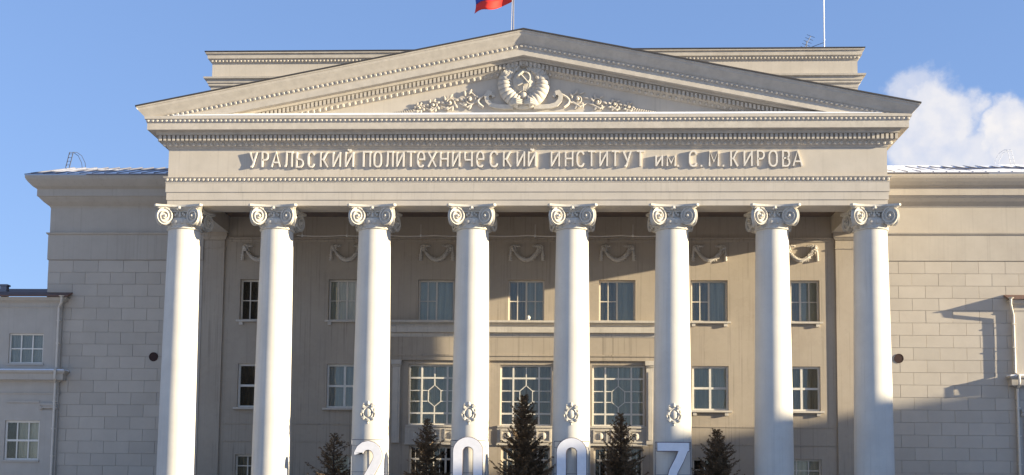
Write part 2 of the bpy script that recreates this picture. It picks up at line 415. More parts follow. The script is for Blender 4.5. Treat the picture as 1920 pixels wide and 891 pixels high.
def cartouche():
    m = MB(); y = -.80
    m.ball((0, y, 5.12), .15, .08, .20, 12, 7)
    pts = [(.20*cos(a), y-.01, 5.12+.26*sin(a)) for a in [2*PI*i/20 for i in range(21)]]; m.tube(pts, .04, 6)
    for s_ in (-1, 1):
        for cx, cz, r, st in ((.20, 5.40, .08, 0), (.24, 5.16, .07, 2), (.20, 4.88, .08, 3)):
            pts = []
            for i in range(16):
                q = i/15; th = st+q*4.6*s_; rr = r*(1-.7*q)
                pts.append((s_*cx+rr*cos(th), y-.01-.04*q, cz+rr*sin(th)))
            m.tube(pts, .035, 5)
            m.ball((s_*cx, y-.02, cz), .06, .06, .06, 6, 4)
        m.tube([(s_*.27, y+.05, 5.32), (s_*.31, y-.02, 5.10), (s_*.25, y+.03, 4.86)], [.03, .045, .03], 5)
        m.tube([(s_*.1, y, 5.44), (s_*.2, y-.02, 5.52), (s_*.24, y, 5.42)], .03, 5)
    m.ball((0, y, 5.50), .09, .08, .08, 8, 5); m.ball((0, y, 5.58), .05, .05, .05, 8, 5)
    m.ball((0, y, 4.80), .12, .08, .06, 8, 5); m.ball((0, y, 4.70), .05, .05, .06, 8, 5)
    m.box(-.12, .12, -.78, -.70, 4.75, 5.5)
    return m
colx = [-14.99, -10.84, -6.52, -2.2, 2.15, 6.48, 10.79, 15.0]
sho = None; capo = None; cpo = None
for i, x in enumerate(colx):
    if sho is None:
        sho = sh.build('column', 'column', B, smooth=True); c = sho
        capo = capital_mesh().build('capital', 'capital', c, smooth=True)
        bo = base.build('base', 'column', c, smooth=True)
    else:
        c = link('column', sho.data, B); link('capital', capo.data, c); link('base', bo.data, c)
    c.location = (x, 0, 0)
    if i in (2, 3, 4, 5):
        if cpo is None: cpo = cartouche().build('cartouche', 'capital', c, smooth=True)
        else: link('cartouche', cpo.data, c)

# ---- entablature (front and both sides, mitred)
U4 = [(-HX, D-.002), (-HX, YF), (HX, YF), (HX, D-.002)]
U9 = [(-HX, 9), (-HX, YF), (HX, YF), (HX, 9)]
m = MB()
m.sweep(U4, [(-1.22, 14.16), (0, 14.16), (0, 14.405), (.035, 14.41), (.035, 14.75), (.07, 14.755), (.07, 15.16), (-1.22, 15.16)])
m.build('architrave', 'stone', B)
m = MB()
m.sweep(U4, [(-1.22, 15.162), (.08, 15.162), (.09, 15.20), (.07, 15.23), (.11, 15.36), (.16, 15.385), (.16, 15.42), (-1.22, 15.42)])
for k in range(-78, 79): m.ball((k*.2, YF-.10, 15.29), .075, .055, .07, 6, 4)
stuff(m.build('architrave_ornament_band', 'trim', B))
m = MB()
m.sweep(U9, [(-1.22, 15.422), (0, 15.422), (0, 16.70), (-1.22, 16.70)])
m.build('frieze', 'stone', B)
m = MB()
m.sweep(U9, [(-1.0, 16.702), (.03, 16.702), (.05, 16.74), (.05, 16.77), (.10, 16.80), (.18, 16.93), (.22, 16.95), (.27, 16.955), (.27, 17.21), (.44, 17.215), (.45, 17.36),
             (.74, 17.37), (.745, 17.35), (.75, 17.35), (.75, 17.655), (.78, 17.66), (.80, 17.79), (.85, 17.80), (.85, 17.93), (-1.0, 17.93)])
m.build('cornice', 'trim', B)
m = MB()
k = -15.93
while k < 15.95:
    m.box(k, k+.115, YF-.40, YF-.27, 16.965, 17.2); k += .195
for s_ in (-1, 1):
    y = YF-.3
    while y < 5: m.box(min(s_*15.87, s_*16.0), max(s_*15.87, s_*16.0), y, y+.115, 16.965, 17.2); y += .195
stuff(m.build('dentil_course', 'trim', B))
m = MB()
k = -15.75
while k < 15.76: m.ball((k, YF-.16, 16.86), .095, .075, .10, 6, 4); k += .26
k = -16.3
while k < 16.31: m.ball((k, YF-.79, 17.725), .07, .05, .055, 6, 4); k += .2
stuff(m.build('egg_and_dart_course', 'trim', B))
m = MB()   # weathered top of the cornice below the tympanum, with lying snow
m.add([(-15.2, YF-.86, 17.935), (15.2, YF-.86, 17.935), (15.2, YF-.86, 17.955), (-15.2, YF-.86, 17.955), (15.2, YF-.60, 18.10), (-15.2, YF-.60, 18.10), (15.2, YF-.01, 18.16), (-15.2, YF-.01, 18.16),
       (15.2, YF-.01, 17.935), (-15.2, YF-.01, 17.935)],
      [(0, 1, 2, 3), (3, 2, 4, 5), (5, 4, 6, 7), (0, 9, 8, 1), (9, 7, 6, 8), (0, 3, 5, 7, 9), (1, 8, 6, 4, 2)])
o = m.build('snow_ledge', 'snow', B); o['label'] = 'snow lying on the cornice ledge below the tympanum'
# ---- pediment
ZP = 21.58; SL = .1985
def rake(mb, prof, cap=True):
    n = len(prof); V = []
    for s_ in (-1, 0, 1):
        for ov, dz in prof:
            x = s_*(HX+ov); V.append((x, YF-ov, ZP+dz-SL*abs(x)))
    F = []
    for i in range(2):
        for j in range(n):
            j2 = (j+1) % n; F.append((i*n+j, (i+1)*n+j, (i+1)*n+j2, i*n+j2))
    F += [tuple(range(n)), tuple(range(2*n, 3*n))]
    mb.add(V, F)
m = MB()
rake(m, [(-.3, 0), (1.13, 0), (1.13, -.055), (1.09, -.07), (1.06, -.16), (.97, -.27), (.88, -.38), (.83, -.46), (.80, -.50), (.77, -.52), (.77, -.66), (.735, -.67), (.735, -.98), (.72, -.985), (.715, -.96), (.43, -.96),
         (.42, -1.08), (.28, -1.085), (.28, -1.31), (.20, -1.32), (.16, -1.36), (.08, -1.44), (.04, -1.50), (-.3, -1.50)])
m.build('raking_cornice', 'trim', B)
for s_ in (-1, 1):      # gutter moulding running back along each side
    m = MB(); P = []
    for y in (None, 9.0):
        for ov, dz in ((.0, 0), (1.13, 0), (1.13, -.055), (1.06, -.16), (.88, -.38), (.80, -.50), (.77, -.66), (.0, -.66)):
            x = HX+ov; z = ZP+dz-SL*x
            P.append((s_*(x-.001), (YF-ov+.002) if y is None else y, z))
    n = 8; m.add(P, [(j, (j+1) % n, (j+1) % n+n, j+n) for j in range(n)]+[tuple(range(n)), tuple(range(n, 2*n))])
    m.build('side_gutter_moulding', 'trim', B)
m = MB()
for s_ in (-1, 1):
    x = .08
    while x < 12.6:
        z = ZP-1.31-SL*(x+.05); a, b = sorted((s_*x, s_*(x+.105)))
        m.box(a, b, YF-.40, YF-.27, z+.0 if s_ < 0 else z, z+.2, -s_*SL)
        x += .178
stuff(m.build('raking_dentils', 'trim', B))
m = MB()
for s_ in (-1, 1):
    x = .1
    while x < 12.0: m.ball((s_*x, YF-.13, ZP-1.42-SL*x), .085, .075, .085, 6, 4); x += .26
    x = .1
    while x < 15.6: m.ball((s_*x, YF-.79, ZP-.585-SL*x), .085, .06, .065, 6, 4); x += .21
stuff(m.build('raking_leaf_courses', 'trim', B))
m = MB(); m.prism([(-HX+.1, 17.94), (HX-.1, 17.94), (0, ZP-.3)], YF, YF+.29)
m.build('tympanum', 'stone', B)
m = MB()
for s_ in (-1, 1):
    xe = HX+1.17
    V = []
    for y in (YF-1.17, 9.2):
        for x in (0, xe):
            for dz in (.004, .06): V.append((s_*x, y, ZP+dz-SL*x))
    m.add(V, [(0, 2, 3, 1), (4, 5, 7, 6), (0, 4, 6, 2), (1, 3, 7, 5), (2, 6, 7, 3), (0, 1, 5, 4)])
m.build('portico_roof', 'roof', B)

# ---- letters of the inscription
LET = [('У', -12.0, -11.62), ('Р', -11.45, -11.12), ('А', -11.03, -10.59), ('Л', -10.46, -10.07), ('Ь', -9.93, -9.56), ('С', -9.42, -9.08), ('К', -8.87, -8.49), ('И', -8.32, -7.95), ('Й', -7.77, -7.38), ('П', -6.99, -6.63), ('О', -6.52, -6.15), ('Л', -6.01, -5.64), ('И', -5.52, -5.17), ('Т', -5.08, -4.7), ('е', -4.62, -4.26), ('Х', -4.16, -3.75), ('Н', -3.62, -3.24), ('И', -3.09, -2.73), ('Ч', -2.56, -2.19), ('е', -2.04, -1.68), ('С', -1.45, -1.07), ('К', -0.87, -0.49), ('И', -0.28, 0.09), ('Й', 0.21, 0.58), ('И', 1.2, 1.6), ('Н', 1.81, 2.18), ('С', 2.31, 2.67), ('Т', 2.79, 3.14), ('И', 3.3, 3.67), ('Т', 3.81, 4.16), ('У', 4.31, 4.69), ('Т', 4.89, 5.24), ('и', 5.71, 6.04), ('м', 6.19, 6.59), ('.', 6.65, 6.72), ('С', 7.15, 7.52), ('.', 7.65, 7.72), ('М', 8.0, 8.44), ('.', 8.59, 8.66), ('К', 8.92, 9.27), ('И', 9.49, 9.87), ('Р', 10.06, 10.41), ('О', 10.55, 10.94), ('В', 11.13, 11.48), ('А', 11.57, 12.01)]
def arc(cx, cy, rx, ry, a0, a1, n=10): return [(cx+rx*cos(math.radians(a0+(a1-a0)*i/n)), cy+ry*sin(math.radians(a0+(a1-a0)*i/n))) for i in range(n+1)]
G = {
 'У': [[(0, 1), (.52, .36)], [(1, 1), (.45, .12), (.30, .02), (.12, .03)]],
 'Р': [[(0, 0), (0, 1), (.45, 1)]+arc(.45, .74, .5, .26, 90, -90, 8)+[(0, .48)]],
 'А': [[(0, 0), (.5, 1), (1, 0)], [(.2, .3), (.8, .3)]],
 'Л': [[(0, .03), (.14, .05), (.24, .2), (.28, 1), (1, 1), (1, 0)]],
 'Ь': [[(0, 1), (0, 0), (.45, 0)]+arc(.45, .26, .5, .26, -90, 90, 8)+[(0, .52)]],
 'С': [arc(.5, .68, .5, .32, 20, 180, 8)+arc(.5, .32, .5, .32, 180, 340, 8)],
 'К': [[(0, 0), (0, 1)], [(0, .5), (.35, .5)], [(1, 1), (.85, .96), (.35, .5), (.85, .1), (1, 0)]],
 'И': [[(0, 1), (0, 0)], [(0, .06), (1, .94)], [(1, 1), (1, 0)]],
 'Й': [[(0, 1), (0, 0)], [(0, .06), (1, .94)], [(1, 1), (1, 0)], [(.25, 1.17), (.5, 1.1), (.75, 1.17)]],
 'П': [[(0, 0), (0, 1), (1, 1), (1, 0)]],
 'О': [arc(.5, .68, .5, .32, 0, 180, 10)+arc(.5, .32, .5, .32, 180, 360, 10)+[(1, .68)]],
 'Т': [[(-.05, 1), (1.05, 1)], [(.5, 1), (.5, 0)]],
 'е': [[(.02, .5), (.98, .5)]+arc(.5, .66, .48, .34, 0, 180, 9)+arc(.5, .34, .48, .34, 180, 320, 8)],
 'Х': [[(0, 1), (1, 0)], [(1, 1), (0, 0)]],
 'Н': [[(0, 0), (0, 1)], [(1, 0), (1, 1)], [(0, .52), (1, .52)]],
 'Ч': [[(0, 1), (0, .6), (.12, .45), (1, .45)], [(1, 0), (1, 1)]],
 'М': [[(0, 0), (0, 1), (.5, .3), (1, 1), (1, 0)]],
 'В': [[(0, .52), (.5, .52)]+arc(.5, .76, .42, .24, -90, 90, 7)+[(0, 1), (0, 0), (.5, 0)]+arc(.5, .26, .5, .26, -90, 90, 7)],
}
G['и'] = G['И']; G['м'] = G['М']
for i, (ch, x0, x1) in enumerate(LET):
    small = ch in 'им'; h = .47 if small else .66; w = .068; z0 = 15.86+.0
    m = MB()
    if ch == '.': m.box(x0, x1, YF-.115, YF-.004, 15.83, 15.91)
    else:
        a, b = x0+w/2, x1-w/2
        for q, st in enumerate(G[ch]):
            m.ribbon([(a+p[0]*(b-a), z0+p[1]*h) for p in st], w, YF-.115-q*.003, YF-.004)
    o = m.build('letter', 'letter', B)

# ---- coat of arms
A = MB(); y0 = YF-.30
ca = Vector((0, 0, 19.52))
def ring_pt(r, a, dy): return (ca.x+r*cos(a), YF-dy, ca.z+r*sin(a))
m = MB(); m.lathe([(1.12, 0), (1.12, .10), (1.02, .16), (.3, .16)], 48)
m.v = [(x, YF-.002-z, ca.z+y) for x, y, z in m.v]
arms = m.build('coat_of_arms', 'relief', B, smooth=True)
for s_ in (-1, 1):
    wr = MB()
    # ribbon-wrapped lower half of each sheaf
    nb = 10
    for k in range(nb):
        a0 = -PI/2+s_*(.22+k*.215); a1 = -PI/2+s_*(.22+k*.215+.20)
        V = []; ns = 4; nr = 6
        for i in range(ns+1):
            a = a0+(a1-a0)*i/ns
            for j in range(nr+1):
                q = j/nr; r = .50+.63*q; V.append(ring_pt(r, a, .14+.20*math.sin(PI*q)**.7+.03*math.sin(PI*i/ns)))
        wr.add(V, [(i*(nr+1)+j, (i+1)*(nr+1)+j, (i+1)*(nr+1)+j+1, i*(nr+1)+j+1) for i in range(ns) for j in range(nr)])
    wr.build('ribbon_wrap', 'relief', arms, smooth=True)
wh = MB()
for s_ in (-1, 1):
    for k in range(110):
        q = k/109; a = PI/2-s_*(.30+.95*(1-q))
        r = .62+.42*random.random(); dy = .22+.10*random.random()
        rot = Matrix.Rotation(-(a+ s_*.9), 3, 'Y')
        wh.ball(ring_pt(r, a+random.uniform(-.05, .05), dy), .065, .065, .12, 6, 4, Matrix.Rotation(-(a-PI/2)*.0+s_*(-.5), 3, 'Y'))
    for k in range(8):
        a = PI/2-s_*(.25+k*.13)
        wh.tube([ring_pt(.95, a, .2), ring_pt(1.10, a+s_*.10, .25), ring_pt(1.14, a+s_*.2, .2)], [.05, .05, .01], 5)
wh.build('wheat_ears', 'relief', arms, smooth=True)
gl = MB(); gl.ball((0, YF-.12, 19.68), .54, .22, .54, 24, 12)
for a in (-.5, 0, .5):
    pts = [(0.52*cos(t)*math.sin(a)*1.2, YF-.12-.22*math.sqrt(max(0, 1-(cos(t)*math.sin(a)*1.2)**2-sin(t)**2))-.012, 19.68+.52*sin(t)) for t in [(-1.3+2.6*i/12) for i in range(13)]]
    gl.tube(pts, .014, 4)
gl.build('globe', 'relief', arms, smooth=True)
hs = MB(); yy = YF-.37
pts = [(.02+.26*cos(t), yy, 19.72+.26*sin(t)) for t in [math.radians(150-i*17) for i in range(16)]]
hs.tube(pts, [.012+.035*math.sin(PI*min(1, i/15*.8+.1)) for i in range(16)], 6)
hs.tube([pts[-1], (-.25, yy, 19.38)], .04, 6)
hs.tube([(.26, yy-.03, 19.42), (-.12, yy-.03, 19.86)], .035, 6)
hs.tube([(-.24, yy-.03, 19.80), (-.02, yy-.03, 20.0)], .07, 6)
hs.build('hammer_and_sickle', 'relief', arms, smooth=True)
st = MB()
P = []
for i in range(10):
    r = .16 if i % 2 == 0 else .065; a = PI/2+i*PI/5; P.append((r*cos(a), 20.42+r*sin(a)))
st.prism(P, YF-.34, YF-.15); st.build('star', 'relief', arms)
sn = MB(); sn.ball((0, YF-.16, 18.98), .18, .14, .18, 14, 8)
for i in range(11):
    a = PI*(i)/10; sn.tube([(.2*cos(a), YF-.22, 18.98+.2*sin(a)), (.36*cos(a), YF-.18, 18.98+.30*sin(a))], [.03, .008], 4)
for s_ in (-1, 1):
    for k in range(3): sn.tube([(s_*.05, YF-.3, 18.72-k*.06), (s_*.3, YF-.36, 18.78-k*.09), (s_*.55, YF-.28, 18.66-k*.05)], [.05, .07, .03], 6)
sn.build('rising_sun', 'relief', arms, smooth=True)
for s_ in (-1, 1):
    pts = [(s_*x, z) for x, z in ((.45, 18.50), (.8, 18.50), (1.15, 18.52), (1.42, 18.60), (1.58, 18.78), (1.62, 18.98), (1.52, 19.14), (1.38, 19.10))]
    rb = MB(); rb.ribbon(pts, .19, YF-.16, YF-.01)
    rb.ribbon([(s_*1.40, 19.12), (s_*1.30, 18.95)], .13, YF-.12, YF-.01)
    rb.build('ribbon_scroll', 'relief', arms)
def rinceau(s_):
    m = MB(); y = YF-.045
    specs = [(2.35, 18.86, .30, 1), (3.22, 18.72, .25, -1), (3.95, 18.60, .19, 1), (4.55, 18.50, .14, -1)]
    for cx, cz, r, tw in specs:
        pts = []; rr = []
        for i in range(26):
            q = i/25; th = PI*.5*tw+tw*q*PI*2.6; ra = r*(1-.82*q)
            pts.append((s_*(cx+ra*cos(th)), y-.05*q, cz+ra*sin(th))); rr.append(.04*(1-.3*q))
        m.tube(pts, rr, 6)
        m.ball((s_*cx, y-.05, cz), r*.28, .09, r*.28, 8, 5)
        for k in range(7):
            th = 2*PI*k/7+random.uniform(-.2, .2)
            p = Vector((s_*(cx+(r+.06)*cos(th)), y-.03, cz+(r+.04)*sin(th)))
            if p.z < 18.22: continue
            m.ball(p, .055, .035, .10*r/.25+.02, 6, 4, Matrix.Rotation(-s_*(th-PI/2)*1.0, 3, 'Y') @ Matrix.Rotation(.5, 3, 'Y'))
        m.tube([(s_*(cx-r), y, cz-.1), (s_*(cx+.1), y-.03, max(18.24, cz-r-.05)), (s_*(cx+r+.15), y, cz-r*.6)], [.04, .05, .025], 6)
    for k in range(10):
        x = 4.8+k*.1; m.ball((s_*x, y, 18.36-k*.012), .045, .07, .13-.009*k, 6, 4, Matrix.Rotation(s_*.6, 3, 'Y'))
    m.tube([(s_*4.7, y, 18.3), (s_*5.3, y, 18.25), (s_*5.85, y, 18.23)], [.05, .035, .01], 5)
    pts = [(s_*(1.75+.25*math.sin(t*1.7)), y-.02, 18.5+.28*t) for t in [i/5*2.6 for i in range(6)]]
    m.tube(pts, [.08, .08, .07, .06, .045, .02], 6)
    return m
rinceau(-1).build('scroll_ornament', 'stone', B, smooth=True)
rinceau(1).build('scroll_ornament', 'stone', B, smooth=True)

# ---- block behind the portico, attic
m = MB(); m.box(-HX+.01, HX-.01, D+.62, 9.0, 14.2, 17.9)
m.build('upper_wall', 'stone', B)
m = MB(); m.box(-16.72, 16.72, 9.02, 20, 0, 24.36)
m.build('attic_wall', 'stone', B)
UA = [(-16.72, 20), (-16.72, 9.02), (16.72, 9.02), (16.72, 20)]
m = MB()
m.sweep(UA, [(-.3, 22.62), (.02, 22.62), (.04, 22.78), (.14, 22.85), (.14, 22.93), (.20, 22.98), (.22, 23.16), (.34, 23.17), (.36, 23.26), (.0, 23.32), (-.3, 23.32)])
m.build('attic_lower_cornice', 'trim', B)
m = MB()
m.sweep(UA, [(-.3, 24.06), (.02, 24.06), (.03, 24.10), (.08, 24.16), (.12, 24.26), (.20, 24.28), (.22, 24.50), (.30, 24.52), (.30, 24.60), (-.3, 24.60)])
m.build('attic_top_cornice', 'trim', B)
m = MB(); k = -16.7
while k < 16.75: m.ball((k, 9.02-.09, 24.17), .07, .06, .06, 6, 4); k += .19
stuff(m.build('attic_leaf_course', 'trim', B))
m = MB(); m.box(-17.06, 17.06, 8.68, 20.3, 24.603, 24.65); m.build('attic_roof', 'roof', B)

# ---- porch: back wall with its openings, ceiling, pilasters
WX = [-12.9, -8.62, -4.3, 0, 4.31, 8.65, 12.94]
up_holes = [(x-.86, x+.86, 9.92, 11.9) for x in WX]
r2x = [-12.9, -8.62, 8.68, 12.94]
mid_holes = [(x-.85, x+.85, 5.72, 7.82) for x in r2x]
low_holes = [(x-.85, x+.85, 1.75, 3.48) for x in r2x]
bx = [-4.32, .03, 4.38]
big_holes = [(x-1.23, x+1.23, 4.95, 7.83) for x in bx]
door_holes = [(x-1.15, x+1.15, 1.2, 3.95) for x in bx]
m = MB(); wall_holes(m, -HX+.01, HX-.01, 1.152, 15.4, D, .6, up_holes+mid_holes+low_holes+big_holes+door_holes)
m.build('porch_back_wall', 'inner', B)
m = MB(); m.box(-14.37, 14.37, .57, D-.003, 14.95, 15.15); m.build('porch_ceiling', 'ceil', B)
m = MB()
m.sweep([(-14.36, D), (14.36, D)], [(-.02, 13.72), (.03, 13.72), (.05, 13.80), (.03, 13.86), (.10, 13.90), (.10, 13.94), (-.02, 13.94)])
m.build('wall_crown_moulding', 'inner', B)
for s_ in (-1, 1):
    a, b = sorted((s_*14.55, s_*15.5))
    m = MB(); m.box(a, b, D-.10, D-.002, 1.16, 13.78); m.build('pilaster', 'inner', B)
    m = MB(); pth = [(a, D), (a, D-.10), (b, D-.10), (b, D)]
    m.sweep(pth, [(-.02, 13.38), (.03, 13.38), (.03, 13.44), (-.02, 13.44)], )
    m.sweep(pth, [(-.02, 13.80), (.02, 13.80), (.10, 13.93), (.12, 13.94), (.12, 14.157), (-.02, 14.157)])
    m.build('pilaster_capital', 'inner', B)
for a, b in ((-14.5, -7.0), (7.0, 14.5)):
    for z0, z1 in ((4.93, 4.99), (4.10, 4.15)):
        m = MB(); m.box(a, b, D-.03, D-.001, z0, z1); m.build('string_course', 'inner', B)
# garlands
def garland():
    m = MB(); y = -.07
    n = 26; pts = []; rr = []
    for i in range(n+1):
        t = -1+2*i/n; pts.append((t*.62, y-.03*(1-t*t), 12.83+.52*t*t)); rr.append(.05+.055*(1-t*t))
    m.tube(pts, rr, 7)
    for i in range(64):
        t = -1+2*i/63; k = random.uniform(-.07, .07)
        m.ball((t*.62+k, y-.07, 12.83+.52*t*t-k+random.uniform(-.03, .03)), .03, .05, .085, 6, 4, Matrix.Rotation(random.uniform(-1.5, 1.5), 3, 'Y'))
    for s_ in (-1, 1):
        m.tube([(s_*.74, y, 13.52), (s_*.76, y-.01, 13.2), (s_*.77, y, 12.80)], [.03, .06, .075], 7)
        m.ball((s_*.66, y-.03, 13.42), .10, .09, .10, 8, 5)
        for a in (0, 1.2, 2.4, 3.6, 4.8):
            m.ball((s_*.64+.12*cos(a), y-.03, 13.42+.12*sin(a)), .045, .06, .10, 6, 4, Matrix.Rotation(-a, 3, 'Y'))
        m.tube([(s_*.66, y, 13.44), (s_*.5, y-.02, 13.50), (s_*.34, y, 13.52)], [.05, .045, .015], 5)
        for k in range(7):
            q = k/6; m.tube([(s_*(.62-.28*q), y, 13.42+.06*q), (s_*(.60-.30*q), y-.05, 13.54-.05*q+.04*(k%2)), (s_*(.54-.30*q), y-.02, 13.60-.05*q)], [.025, .03, .008], 4)
        for z in (12.84, 12.95, 13.08): m.tube([(s_*.77-.09, y-.03, z), (s_*.77+.09, y-.03, z-.02)], .025, 4)
        m.tube([(s_*.62, y, 13.40), (s_*.50, y-.02, 13.34), (s_*.42, y, 13.26)], [.04, .035, .015], 5)
    return m
ga = None
for x in WX:
    if ga is None: ga = garland().build('garland', 'innertrim', B, smooth=True, loc=(x, D, 0))
    else: link('garland', ga.data, B, (x, D, 0))

# ---- windows
pane_cache = {}
def pane(w, h, x, y, z, parent):
    k = (round(w, 3), round(h, 3))
    if k not in pane_cache:
        q = MB(); q.box(-w/2, w/2, -.006, .006, -h/2, h/2); o = q.build('pane', 'glass', parent); pane_cache[k] = o.data
    else: o = link('pane', pane_cache[k], parent)
    o.location = (x, y, z); return o
def curtain_or_room_part(a, b, z0, z1, y, mat, parent, name='curtain_or_dark_room'):  # also draws the near-black sheets standing in for unlit rooms
    q = MB(); n = max(8, int((b-a)/.06)); V = []
    for i in range(n+1):
        x = a+(b-a)*i/n; yy = y+.02*math.sin(i*1.9)+.015*math.sin(i*.7)
        V += [(x, yy, z0), (x, yy, z1)]
    q.add(V, [(2*i, 2*i+2, 2*i+3, 2*i+1) for i in range(n)])
    return q.build(name, mat, parent, fix=False)
def window(parent, x0, x1, z0, z1, y, cols, rows, fmat='wframe', cmat='cur_teal', bar=.05, edge=.08, thick_c=(), thick_r=(), skipcells=(), extra=None, label=None, sill=None, depth=.24, pin=False):
    """cols/rows: inner divider positions (world x / z); thick ones get a heavy bar"""
    m = MB(); a, b = y+depth, y+depth+.09
    m.box(x0, x1, a, b, z1-edge, z1); m.box(x0, x1, a, b, z0, z0+edge)
    m.box(x0, x0+edge, a+.001, b-.001, z0+edge, z1-edge); m.box(x1-edge, x1, a+.001, b-.001, z0+edge, z1-edge)
    for c in cols:
        w = edge*.52 if c in thick_c else bar/2
        m.box(c-w, c+w, a+(.004 if c in thick_c else .02), b-.004, z0+edge, z1-edge)
    for r in rows:
        w = edge*.52 if r in thick_r else bar/2
        m.box(x0+edge, x1-edge, a+(.007 if r in thick_r else .024), b-.007, r-w, r+w)
    if extra: extra(m, a, b)
    w_ = m.build('window', fmat, parent)
    if label: w_['label'] = label
    xs = [x0+edge]+sorted(cols)+[x1-edge]; zs = [z0+edge]+sorted(rows)+[z1-edge]
    for i in range(len(xs)-1):
        for j in range(len(zs)-1):
            if (i, j) in skipcells: continue
            pane(xs[i+1]-xs[i]-.005, zs[j+1]-zs[j]-.005, (xs[i]+xs[i+1])/2, a+.05, (zs[j]+zs[j+1])/2, w_)
    if isinstance(cmat, str): curtain_or_room_part(x0, x1, z0, z1, y+depth+.13, cmat, w_)
    else:
        for (f0, f1, cm) in cmat: curtain_or_room_part(x0+(x1-x0)*f0, x0+(x1-x0)*f1, z0, z1, y+depth+.13+(.02*f0), cm, w_)
    if sill:
        q = MB(); ov, pr, brk = sill
        q.box(x0-ov, x1+ov, y-pr, y+depth-.002, z0-.09, z0-.002)
        if brk:
            for xx in (x0+.02, x1-.20):
                q.box(xx, xx+.17, y-pr*.75, y-.001, z0-.24, z0-.092)
        q.build('sill', 'innertrim' if parent is B else 'pier', w_)
    return w_
cm_up = [[(0, .5, 'room_dark'), (.5, 1, 'cur_brown')], [(0, .5, 'cur_teal'), (.5, 1, 'cur_pale')], 'cur_teal', [(0, .5, 'cur_brown'), (.5, 1, 'cur_teal')],
         [(0, .5, 'cur_brown'), (.5, 1, 'cur_teal')], [(0, .5, 'cur_brown'), (.5, 1, 'cur_teal')], [(0, .45, 'cur_brown'), (.45, 1, 'cur_teal')]]
for i, x in enumerate(WX):
    z0, z1 = 9.92, 11.9
    cols = [x-.42, x, x+.42]; rows = [z0+.98]; exf = None
    if i in (2, 4, 5):      # right casement has a single large pane
        cols = [x-.42, x]; rows = []
        exf = lambda m, a, b, x=x, z0=z0: m.box(x-.78, x-.04, a+.024, b-.007, z0+.958, z0+1.002)
    window(B, x-.86, x+.86, z0, z1, D, cols, rows, extra=exf, cmat=cm_up[i], thick_c=(x,), bar=.045, sill=(.12, .16, True) if i in (0, 1, 5, 6) else None)
for i, x in enumerate(r2x):
    window(B, x-.85, x+.85, 5.72, 7.82, D, [x], [6.78], fmat='wframew', cmat=['room_dark', 'cur_blue', 'cur_teal', 'cur_brown'][i], thick_c=(x,), thick_r=(6.78,), edge=.10, depth=.14, sill=(.14, .18, i > 1))
for i, x in enumerate(r2x):
    window(B, x-.85, x+.85, 1.75, 3.48, D, [x-.28, x+.28], [2.95], cmat=['cur_brown', 'cur_pale', 'room_dark', 'cur_pale'][i], edge=.09, depth=.14, sill=(.12, .12, False))
for i, x in enumerate(bx):
    z0, z1 = 4.95, 7.83; za, zb, zc, zd = 7.2, 6.6, 6.09, 5.52
    hw = .30
    def ex(m, a, b, x=x):
        m.box(x-.025, x+.025, a+.013, b-.01, 7.25, z1-.09); m.box(x-.025, x+.025, a+.013, b-.01, z0+.09, zd-.05)
        m.box(x-.025, x+.025, a+.013, b-.01, 6.86, za-.05); m.box(x-.025, x+.025, a+.013, b-.01, zd+.05, 5.84)
        hexa = [(x, 6.86), (x+hw, 6.6), (x+hw, 6.09), (x, 5.84), (x-hw, 6.09), (x-hw, 6.6)]
        m.ribbon(hexa, .036, a+.01, b-.012, closed=True)
        for s_ in (-1, 1):
            for z in (6.6, 6.09):
                p, q = sorted((x+s_*hw, x+s_*.57)); m.box(p, q, a+.016, b-.014, z-.022, z+.022)
        for s_ in (-1, 1):
            for z in (zb, zc):
                p, q = sorted((x+s_*.65, x+s_*1.15)); m.box(p, q, a+.018, b-.016, z-.022, z+.022)
    ws = window(B, x-1.23, x+1.23, z0, z1, D, [x-.61, x+.61], [zd, za], fmat='wframew', cmat=['cur_teal', 'cur_brown', 'cur_teal'][i], thick_c=(x-.61, x+.61), thick_r=(za, zd), edge=.08, extra=ex,
                depth=.16, skipcells=[(0, 1), (1, 1), (2, 1), (1, 0), (1, 2)])
    ya = D+.16+.05
    for s_ in (-1, 1):
        for p, q in ((zc, zb), (zd, zc), (zb, za)): pane(.50, q-p-.03, x+s_*.89, ya, (p+q)/2, ws)
        pane(.56, z1-.09-za-.03, x+s_*.29, ya, (z1-.09+za)/2, ws); pane(.56, zd-z0-.12, x+s_*.29, ya, (z0+.09+zd)/2, ws)
        pane(.56, za-zd-.06, x+s_*.29, ya, (za+zd)/2, ws)
    q = MB(); q.box(x-1.33, x+1.33, D-.10, D+.158, z0-.10, z0-.002); q.build('sill', 'innertrim', ws)
# lower openings under the big windows
for i, x in enumerate(bx):
    q = 2.3/8
    cols = [x-1.15+q*k for k in (1, 2, 3, 4, 5, 6, 7)]
    window(B, x-1.15, x+1.15, 1.2, 3.95, D, [x-.575, x, x+.575], [2.0, 3.35], cmat='room_dark', thick_c=(x-.575, x+.575), thick_r=(3.35,), edge=.09, depth=.16,
           extra=lambda m, a, b, x=x: [m.box(x+d-.018, x+d+.018, a+.03, b-.02, 2.02, 3.86) for d in (-.86, -.29, .29, .86)])
    m = MB(); m.box(x-1.35, x+1.35, D-.05, D-.001, 4.08, 4.84); m.box(x-1.38, x+1.38, D-.10, D-.052, 4.02, 4.09)
    for k in (-1, 0, 1):
        cx = x+k*.84
        for aa, bb, cc, dd in ((cx-.34, cx+.34, 4.70, 4.77), (cx-.34, cx+.34, 4.17, 4.24), (cx-.34, cx-.27, 4.24, 4.70), (cx+.27, cx+.34, 4.24, 4.70)): m.box(aa, bb, D-.10, D-.051, cc, dd)
        m.ball((cx, D-.055, 4.47), .14, .07, .17, 8, 5)
    m.build('parapet_panel', 'innertrim', B)
